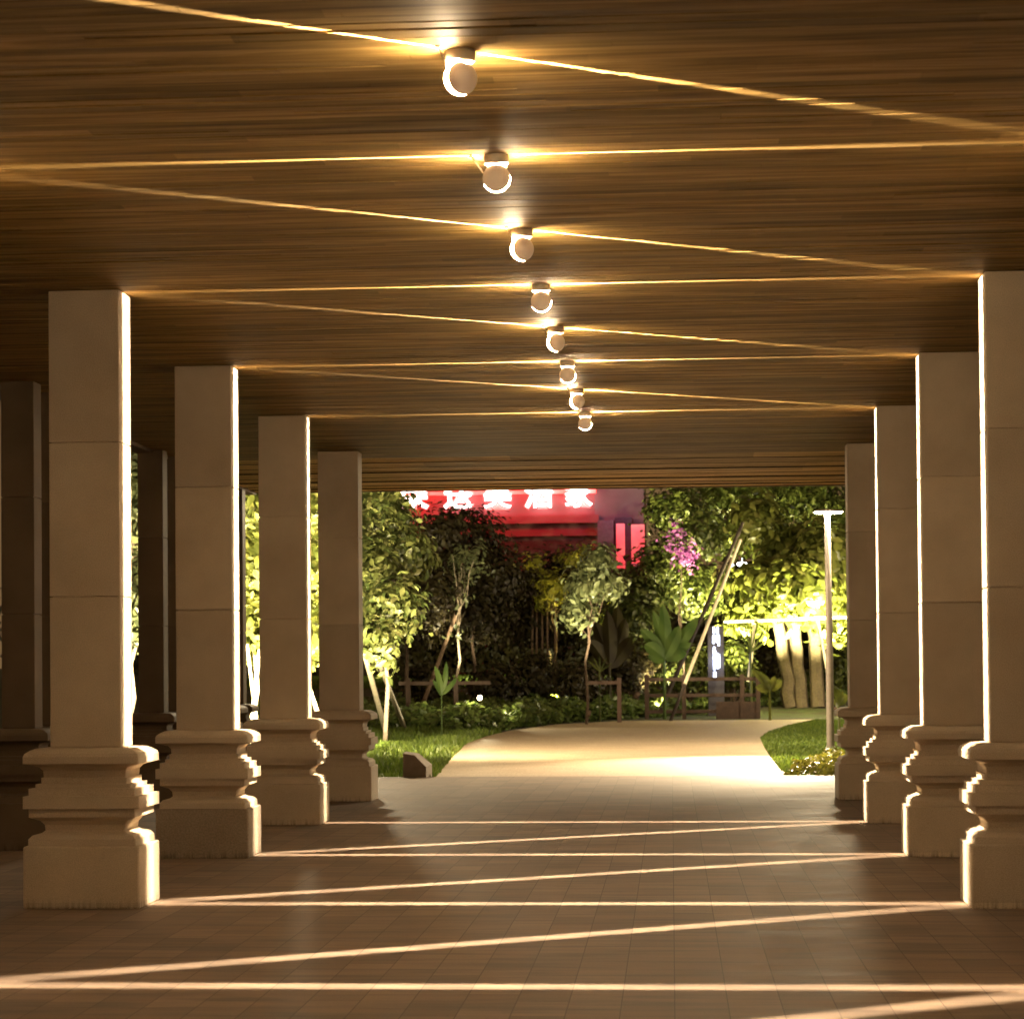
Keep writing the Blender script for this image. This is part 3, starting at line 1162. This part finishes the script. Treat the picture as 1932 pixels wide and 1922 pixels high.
# ------------------------------------------------------------------ banana plants, cannas, yuccas
def blade(mb, base, tip, width, sag=.25, nseg=8, fold=.22, side=None):
    base, tip = Vector(base), Vector(tip)
    ax = tip - base
    L = ax.length
    side = side or ax.cross(Vector((0.2, 1, 0.1))).normalized()
    side = side.normalized()
    nrm = side.cross(ax).normalized()
    vs, fs = [], []
    for i in range(nseg + 1):
        t = i / nseg
        c = base + ax * t + nrm * math.sin(t * math.pi) * L * sag
        w = width * (math.sin(math.pi * min(1, t * .93 + .07)) ** .6) * (1 if t > .12 else .35)
        if i == nseg:
            w = .002
        vs += [c - side * w * .5 + nrm * w * fold, c, c + side * w * .5 + nrm * w * fold]
    for i in range(nseg):
        a = i * 3
        fs += [(a, a + 1, a + 4, a + 3), (a + 1, a + 2, a + 5, a + 4)]
    mb.add(vs, fs)


def with_lv(o):
    me = o.data
    a = me.attributes.new('lv', 'FLOAT', 'POINT')
    n = len(me.vertices)
    x = np.array([v.co[:] for v in me.vertices])
    a.data.foreach_set('value', (0.5 + .4 * np.sin(x[:, 0] * 9 + x[:, 2] * 5)).astype(np.float32))
    return o


def leafy_plant(name, label, px, py, Y, tips, width, mat, cat='plant', group=None, stem=.03, sag=.12, stemh=.0):
    b0 = at(px, py, Y)
    gz = ground_z(Y)
    root = empty(name, (b0.x, Y, gz), label, cat, group)
    sm = MB()
    h = max(.05, b0.z - gz)
    sm.tube([(0, 0, 0), (0, 0, h * .6), (0, 0, h)], [stem * 1.3, stem, stem * .8], 8)
    sm.build('stem', mat, root, True)
    with_lv(root.children[0])
    for (tx, ty) in tips:
        tp = at(tx, ty, Y + random.uniform(-.35, .35))
        m = MB()
        blade(m, (0, 0, h - .02), Vector((tp.x - b0.x, tp.y - Y, tp.z - gz)), width * random.uniform(.85, 1.1), sag * random.uniform(.6, 1.3))
        with_lv(m.build('leaf', mat, root, True))
    return root


leafy_plant('banana_plant', 'banana plant with one tall upright paddle leaf beside the pale slanting stake', 1253, 1240, 86,
            [(1250, 1138), (1232, 1152), (1318, 1164), (1208, 1186), (1305, 1212), (1216, 1215), (1282, 1180), (1296, 1232), (1222, 1238)], .44, M_LEAF_B, 'plant', None, .05, .2)
leafy_plant('banana_plant', 'dim banana plant with dark leaves left of the taller banana plant', 1150, 1260, 89,
            [(1145, 1150), (1120, 1170), (1180, 1165), (1110, 1205), (1192, 1200), (1165, 1140)], .6, M_LEAF_D, 'plant', None, .07, .12)
leafy_plant('yucca_plant', 'spiky yucca right of the glowing post', 1416, 1230, 87,
            [(1388, 1180), (1402, 1168), (1430, 1168), (1444, 1185), (1450, 1205), (1380, 1205), (1416, 1160)], .07, M_LEAF_G, 'plant', None, .05, .08)
leafy_plant('yucca_plant', 'small spiky yucca above the middle of the fence rail', 1131, 1266, 84,
            [(1108, 1245), (1120, 1240), (1131, 1236), (1145, 1240), (1155, 1250)], .06, M_LEAF_G, 'plant', None, .03, .08)
leafy_plant('canna_plant', 'canna with broad bright leaves at the foot of the pale trunks', 1452, 1300, 84,
            [(1420, 1262), (1432, 1268), (1462, 1275), (1476, 1282), (1440, 1290), (1425, 1296)], .30, M_LEAF_Y, 'plant', None, .04, .2)
leafy_plant('canna_plant', 'canna with bright leaves under the street lamp pole at right', 1583, 1330, 70,
            [(1575, 1298), (1590, 1303), (1600, 1310), (1570, 1318)], .2, M_LEAF_Y, 'plant', None, .03, .2)
leafy_plant('sprouting_plant', 'single upright sprout with a curled pale leaf above the left grass', 833, 1310, 66,
            [(842, 1248), (820, 1256), (862, 1278), (816, 1282)], .16, M_LEAF_B, 'plant', None, .018, .1)

# flowers and small lamps glimpsed in the trees
p, nm, cc = blob_points([px_blob(1292, 1045, 16, 22, 90), px_blob(1280, 1005, 10, 22, 90), px_blob(1262, 1030, 9, 14, 90), px_blob(1310, 1075, 12, 10, 90)], 260, .16)
root = empty('flowering_shrub', base_at(1285, 90), 'magenta flowering shrub high among the dark trees right of the banners', 'shrub')
leaf_mesh('blossom', p - np.array(root.location), nm, .15, M_FLOWER, root, .8)
s_ = MB()
limb(s_, (0, 0, 0), at(1285, 1050, 90) - root.location, .04, .015)
s_.build('stem', M_BARKD, root, True)
M_WGL = m_emit('window_white', (.9, .92, 1.0), 8, False)
for (px, py, w_, h_, lab) in ((1299, 1062, 9, 9, 'larger lit white lantern among magenta flowers'), (1281, 1064, 6, 8, 'smaller lit lantern beside the magenta flowers'),
                              (1400, 1064, 20, 7, 'wide bluish lit lantern glimpsed through the right trees'), (1381, 1068, 7, 9, 'small bluish lantern left of the wide bluish one')):
    c = at(px, py, 94.5)
    s = 94.5 / F_PX
    b = MB()
    b.lathe([(0, -h_ * s * .5), (w_ * s * .35, -h_ * s * .45), (w_ * s * .5, 0), (w_ * s * .35, h_ * s * .45), (0, h_ * s * .5)], 12)
    b.tube([(0, 0, h_ * s * .5), (0, 0, h_ * s * .5 + .15)], .01, 5)
    o = b.build('lantern', M_WGL, None, True)
    o.location = c
    tag(o, lab, 'lantern', 'lit lanterns among the trees')

# stakes and props
GS = 'slanting wooden props holding young trees'
stake('support_stake', 'left pale slanting stake in the grass beside the last left column', gnd(729, 1386), at(683, 1215, 60), .07, M_STAKE, GS)
stake('support_stake', 'right pale slanting stake in the grass, longer of the pair', gnd(765, 1377), at(704, 1222, 61), .065, M_STAKE, GS)
sa, sb_ = Vector((at(1265, 1335, 84).x, 84, ground_z(84))), at(1397, 1018, 86)
sr = empty('support_stake', sa, 'long pale stake with dark foot leaning right behind the fence up into the trees', 'stake', GS)
for nm_, t0, t1, mt_ in (('dark_foot', 0, .2, M_BLACKB), ('pale_shaft', .201, 1, M_STAKE)):
    m = MB()
    m.tube([(sb_ - sa) * t0, (sb_ - sa) * (t0 + t1) / 2, (sb_ - sa) * t1], [.06, .058, .052], 10)
    m.build(nm_, mt_, sr, True)
stake('leaning_trunk', 'dark leaning trunk parallel to the long pale stake', Vector((at(1240, 1300, 88).x, 88, ground_z(88))), at(1402, 985, 89), .075, M_BLACKB)['category'] = 'trunk'
stake('support_stake', 'brown slanting board left of the spotlit sapling', Vector((at(785, 1270, 85).x, 85, ground_z(85))), at(862, 1155, 84.4), .075, M_STAKED, GS)
stake('support_stake', 'thin pale stake leaning left in the dark middle ground', Vector((at(1058, 1268, 92).x, 92, ground_z(92))), at(1036, 1228, 92), .05, M_STAKE, GS)
stake('support_stake', 'bright cross stake rising right in the gap between second and third left columns', Vector((at(466, 1330, 53).x, 53, -.05)), at(490, 1225, 53), .045, M_STAKE, GS)
stake('support_stake', 'cross stake rising left in the gap between second and third left columns', Vector((at(492, 1335, 53.2).x, 53.2, -.05)), at(466, 1215, 53.2), .04, M_STAKE, GS)
BL = ('leftmost bare bamboo stem under the dark trees', 'second bare bamboo stem from the left', 'middle bare bamboo stem of the five', 'fourth bare bamboo stem from the left', 'rightmost bare bamboo stem of the five')
for q, px in enumerate((1003, 1012, 1024, 1033, 1046)):
    stake('bamboo_stem', BL[q], Vector((at(px, 1262, 96).x, 96, ground_z(96))), at(px + random.uniform(-3, 3), 1130, 96), .045, M_STAKED, 'bare bamboo stems')['category'] = 'bamboo'
# support frame round the big trunks
fr = empty('tree_support_frame', (at(1480, 1168, 89).x, 89, ground_z(89)), 'pale horizontal tree support frame with slanting legs round the bundled trunks', 'frame')
for nm_, a, b_, r_ in (('rail', at(1366, 1172, 89), at(1600, 1164, 89), .05), ('leg', at(1424, 1178, 89), at(1412, 1285, 88.6), .06), ('leg', at(1543, 1170, 89), at(1565, 1290, 88.6), .05),
                       ('rail', at(1560, 1160, 90.5), at(1600, 1156, 90.5), .05)):
    m = MB()
    o_ = fr.location
    m.tube([a - o_, (a + b_) / 2 - o_, b_ - o_], r_, 8)
    m.build(nm_, M_STAKE, fr, True)


# fences
def fence(label, x0, x1, ytop, ybot, Y, nrail, posts, boards=False, mat=M_FENCE):
    a = at(x0, ytop, Y)
    e = at(x1, ytop, Y)
    gz = ground_z(Y)
    root = empty('wooden_fence', (a.x, Y, gz - .05), label, 'fence', 'low wooden fences')
    hh = a.z - gz + .05
    wd_ = e.x - a.x
    for px in posts:
        x = at(px, ytop, Y).x - a.x
        m = MB()
        m.box((x - .07, -.07, 0), (x + .07, .07, hh + .04), .012)
        m.build('post', mat, root)
    for i in range(nrail):
        z = hh * (1 - i * .36) - .12
        m = MB()
        m.box((0.0, -.028, z - .06), (wd_, .028, z + .06), .008)
        m.build('rail', mat, root)
    if boards:
        m = MB()
        m.box((wd_ * .62, -.05, 0.03), (wd_ - .08, -.031, hh * .42), .004)
        m.build('board_panel', mat, root)
    return root


fence('dark wooden rail fence behind the glowing post', 1218, 1432, 1275, 1345, 86.0, 3, (1220, 1290, 1400, 1430), True)
fence('short pinkish wooden rail with end post near the yucca', 1104, 1169, 1281, 1330, 82.5, 1, (1168,), mat=m_plain('pink_wood', (.16, .10, .075), .7))
fence('long low wooden rail above the left ground cover', 752, 925, 1282, 1330, 80.5, 1, (770, 860), mat=m_plain('brown_rail', (.13, .085, .06), .7))
stake('marker_post', 'single pale upright post in the ground cover at centre', gnd(1071, 1338, -.05), at(1071, 1276, gnd(1071, 1338, -.05).y), .06, M_STAKE)['category'] = 'post'

# boulder and block
bx = gnd(786, 1466)
m = MB()
s = bx.y / F_PX
m.add([(-26 * s, 0, 0), (18 * s, 0, 0), (18 * s, 0, 22 * s), (-4 * s, 0, 44 * s), (-26 * s, 0, 48 * s), (-26 * s, .45, 0), (25 * s, .45, 0), (25 * s, .45, 25 * s), (0, .45, 46 * s), (-26 * s, .45, 50 * s)],
      [(0, 1, 2, 3, 4), (9, 8, 7, 6, 5), (1, 6, 7, 2), (2, 7, 8, 3), (3, 8, 9, 4), (4, 9, 5, 0), (0, 5, 6, 1)])
o = m.build('concrete_block', M_CONC)
o.location = (bx.x, bx.y, -.02)
bv = o.modifiers.new('edge', 'BEVEL')
bv.width = .012
bv.segments = 2
tag(o, 'sloped grey concrete block at the near edge of the left grass', 'block')


# ------------------------------------------------------------------ grass and ground cover
def poly_points(poly, n):
    poly = np.array(poly)
    lo, hi = poly.min(0), poly.max(0)
    out = []
    while len(out) < n:
        c = rng.uniform(lo, hi, (n * 2, 2))
        inside = np.zeros(len(c), bool)
        j = len(poly) - 1
        for i in range(len(poly)):
            xi, yi = poly[i]
            xj, yj = poly[j]
            cond = ((yi > c[:, 1]) != (yj > c[:, 1])) & (c[:, 0] < (xj - xi) * (c[:, 1] - yi) / (yj - yi + 1e-12) + xi)
            inside ^= cond
            j = i
        out += list(c[inside])
    return np.array(out[:n])


def grass_field(name, label, poly, n, h, hvar=None, mat=M_GRASS, wid=.012, zf=None):
    p = poly_points(poly, n)
    hh = h * rng.uniform(.5, 1.25, n)
    if hvar is not None:
        hh *= hvar(p)
    z0 = zf(p) if zf is not None else np.full(n, -.05)
    an = rng.uniform(0, 2 * np.pi, n)
    lean = rng.uniform(.1, .6, n) * hh
    la = rng.uniform(0, 2 * np.pi, n)
    wv = wid * rng.uniform(.6, 1.5, n)
    V = np.zeros((n, 5, 3))
    dx, dy = np.cos(an) * wv, np.sin(an) * wv
    for k, (t, wf, sg_) in enumerate([(0, 1, 1), (0, 1, -1), (.6, .7, 1), (.6, .7, -1), (1, 0, 0)]):
        V[:, k, 0] = p[:, 0] + dx * wf * sg_ + np.cos(la) * lean * t * t
        V[:, k, 1] = p[:, 1] + dy * wf * sg_ + np.sin(la) * lean * t * t
        V[:, k, 2] = z0 + hh * t * (1 - .15 * t)
    base = np.arange(n)[:, None, None] * 5
    tri = np.array([[0, 1, 3], [0, 3, 2], [2, 3, 4]])
    T = (base + tri[None]).reshape(-1)
    me = bpy.data.meshes.new(name)
    me.vertices.add(n * 5)
    me.vertices.foreach_set('co', V.reshape(-1).astype(np.float32))
    me.loops.add(n * 9)
    me.loops.foreach_set('vertex_index', T.astype(np.int32))
    me.polygons.add(n * 3)
    me.polygons.foreach_set('loop_start', (np.arange(n * 3) * 3).astype(np.int32))
    a = me.attributes.new('lv', 'FLOAT', 'POINT')
    a.data.foreach_set('value', np.repeat(rng.random(n), 5).astype(np.float32))
    me.materials.append(mat)
    me.update()
    me.validate()
    o = bpy.data.objects.new(name, me)
    C.objects.link(o)
    return tag(o, label, 'grass', None, 'stuff')


def g2(px, py):
    v = gnd(px, py)
    return (v.x, v.y)


lp_ = [(-12.5, 43.15), g2(822, 1465), g2(850, 1432), g2(880, 1402), g2(915, 1389), g2(945, 1381), (-5.0, 74), (-14, 74)]
grass_field('left_grass', 'tall bright green grass left of the garden path', lp_, 60000, .22,
            lambda p: .45 + .9 * (np.sin(p[:, 0] * 1.7 + 1) * np.sin(p[:, 1] * .9) * .5 + .5), wid=.014)
rp = [g2(1472, 1452), g2(1456, 1430), g2(1442, 1408), g2(1435, 1390), g2(1450, 1380), g2(1490, 1367), g2(1540, 1357), (7.5, 84), (9, 60), (9, 43.2), (2.2, 43.2)]
grass_field('right_lawn', 'short mown lawn right of the garden path', rp, 60000, .10, wid=.016)


def cover(name, label, poly, n, hmax, size, mat, cat, zf=None, asp=.6):
    p = poly_points(poly, n)
    u = rng.random(n) ** .6
    hm = hmax * (.65 + .35 * np.sin(p[:, 0] * 2.3) * np.sin(p[:, 1] * 1.3 + p[:, 0]))
    z = np.array([ground_z(q) for q in p[:, 1]]) + u * hm
    q = np.column_stack([p, z])
    nm = np.tile(np.array([0, -.35, 1.0]), (n, 1)) + rng.normal(size=(n, 3)) * .5
    o = leaf_mesh(name, q, nm, size, mat, None, asp, .2, 0)
    return tag(o, label, cat, None, 'stuff')


hl = [g2(700, 1375), g2(900, 1384), g2(950, 1376), g2(1050, 1364), g2(1200, 1356), g2(1345, 1351.5), (2.0, 91.5), (-12, 91.5), (-15, 76)]
cover('ground_cover', 'low leafy ground cover behind the path', hl, 26000, .85, .25, M_LEAF_C, 'ground cover')
hr = [(2.6, 92.2), (8.5, 94), (9, 104), (2.6, 104)]
cover('hedge_planting', 'low dense ground cover at the foot of the pale trunks', hr, 12000, .55, .17, M_LEAF_C, 'ground cover')
yb = [g2(1480, 1462), g2(1640, 1464), g2(1640, 1430), g2(1560, 1425), g2(1510, 1440)]
grass_field('far_lawn', 'lit strip of lawn glimpsed behind the dark trees', [(-20, 101), (12, 101), (12, 111), (-20, 111)], 50000, .16, wid=.03,
            zf=lambda p: np.interp(p[:, 1], ys, zs))
hp = poly_points([(-30, 112.5), (20, 112.5), (20, 115), (-30, 115)], 14000)
hq = np.column_stack([hp, 1.6 + rng.random(len(hp)) * 2.6])
ho = leaf_mesh('far_hedge', hq, np.tile(np.array([0, -1.0, .4]), (len(hp), 1)), .38, M_LEAF_D)
tag(ho, 'dark hedge at the back of the far lit lawn', 'hedge', None, 'stuff')
cover('yellow_planting', 'small yellow leafed plants at the right path edge', yb, 2600, .22, .10, M_LEAF_S, 'plants')

# ------------------------------------------------------------------ garden floodlights (the light seen on the foliage)
WG = (1.0, .84, .50)
WY = (1.0, .90, .42)
flood('garden_floodlight', (at(700, 1300, 55).x, 55, .15), at(700, 1060, 61), 4200, WG, 85, label='floodlight in the left grass lighting the big leafed tree')
flood('garden_floodlight', (at(590, 1300, 53.5).x, 53.5, .15), at(592, 1050, 58), 6000, WG, 80, label='floodlight behind the last left columns lighting the bright tree')
flood('garden_floodlight', (at(480, 1300, 50).x, 50, .15), at(475, 1050, 56), 6000, WG, 80, label='floodlight behind the third left column')
flood('garden_floodlight', (at(250, 1300, 46.5).x, 46.5, .15), at(250, 1050, 50), 4000, WG, 80, label='floodlight outside the left eaves')
flood('garden_floodlight', (at(861, 1290, 82.6).x, 82.6, .4), at(864, 1130, 84), 2200, WG, 50, label='narrow floodlight at the foot of the spotlit sapling')
flood('garden_floodlight', (at(1110, 1300, 77).x, 77, .4), at(1112, 1100, 80), 2800, WG, 60, label='floodlight below the pale leafed young tree')
flood('garden_floodlight', (at(1400, 1300, 89).x, 88.9, .25), at(1440, 1010, 91.5), 16000, WY, 80, label='floodlight lighting the yellow green crown')
flood('garden_floodlight', (at(1575, 1300, 88.7).x, 88.7, .25), at(1545, 1010, 91.5), 14000, WY, 80, label='floodlight behind the last right column')
flood('garden_floodlight', (at(1000, 1262, 101).x, 101, 2.6), at(960, 1262, 108), 1100, WY, 140, label='floodlight on the lawn far behind the dark trees')
flood('garden_floodlight', (at(935, 1262, 87).x, 87, .3), at(880, 1060, 90), 1800, WG, 70, label='floodlight under the dark red brown tree')
flood('garden_floodlight', (at(1050, 1262, 90.5).x, 90.5, .4), at(1050, 1075, 93), 6000, (1, .80, .22), 60, label='floodlight below the yellow leafed tree')
flood('garden_floodlight', (at(1240, 1262, 89).x, 89.2, .3), at(1250, 1040, 92), 5200, WG, 80, label='floodlight behind the fence below the tall dark tree')
flood('garden_floodlight', (at(1200, 1330, 79).x, 92.5 - 10.5, .9), at(1330, 1180, 85.5), 260, WG, 75, label='floodlight in the ground cover lighting the pale stake and banana plant')
flood('garden_floodlight', (at(900, 1330, 76).x, 77, .9), at(950, 1330, 73), 500, WG, 150, label='floodlight low in the ground cover beside the path bend')
flood('garden_floodlight', (at(1500, 1270, 98).x, 98, .75), at(1440, 960, 103.5), 26000, WY, 80, label='floodlight behind the pale trunks lighting the tall tree')
gl_ = at(1541, 1136, 89.3)
root = empty('tree_floodlight', gl_, 'glaring round floodlight fixed in the bright crown beside the lamp pole', 'floodlight')
m = MB()
m.lathe([(0, -.10), (.14, -.09), (.20, 0), (.20, .03)], 20, Matrix.Rotation(R(90), 4, 'X'))
m.build('drum', M_BARKD, root, True)
m = MB()
m.lathe([(0, .06), (.12, .05), (.19, .01)], 20, Matrix.Rotation(R(90), 4, 'X'))
m.build('glass', m_emit('flood_glare', (1, .95, .7), 60, False), root, True)
l = bpy.data.lights.new('tree_flood_light', 'POINT')
l.energy = 500
l.color = WY
l.shadow_soft_size = .2
o = bpy.data.objects.new('tree_flood_light', l)
C.objects.link(o)
o.parent = root
o.location = (0, -.45, 0)
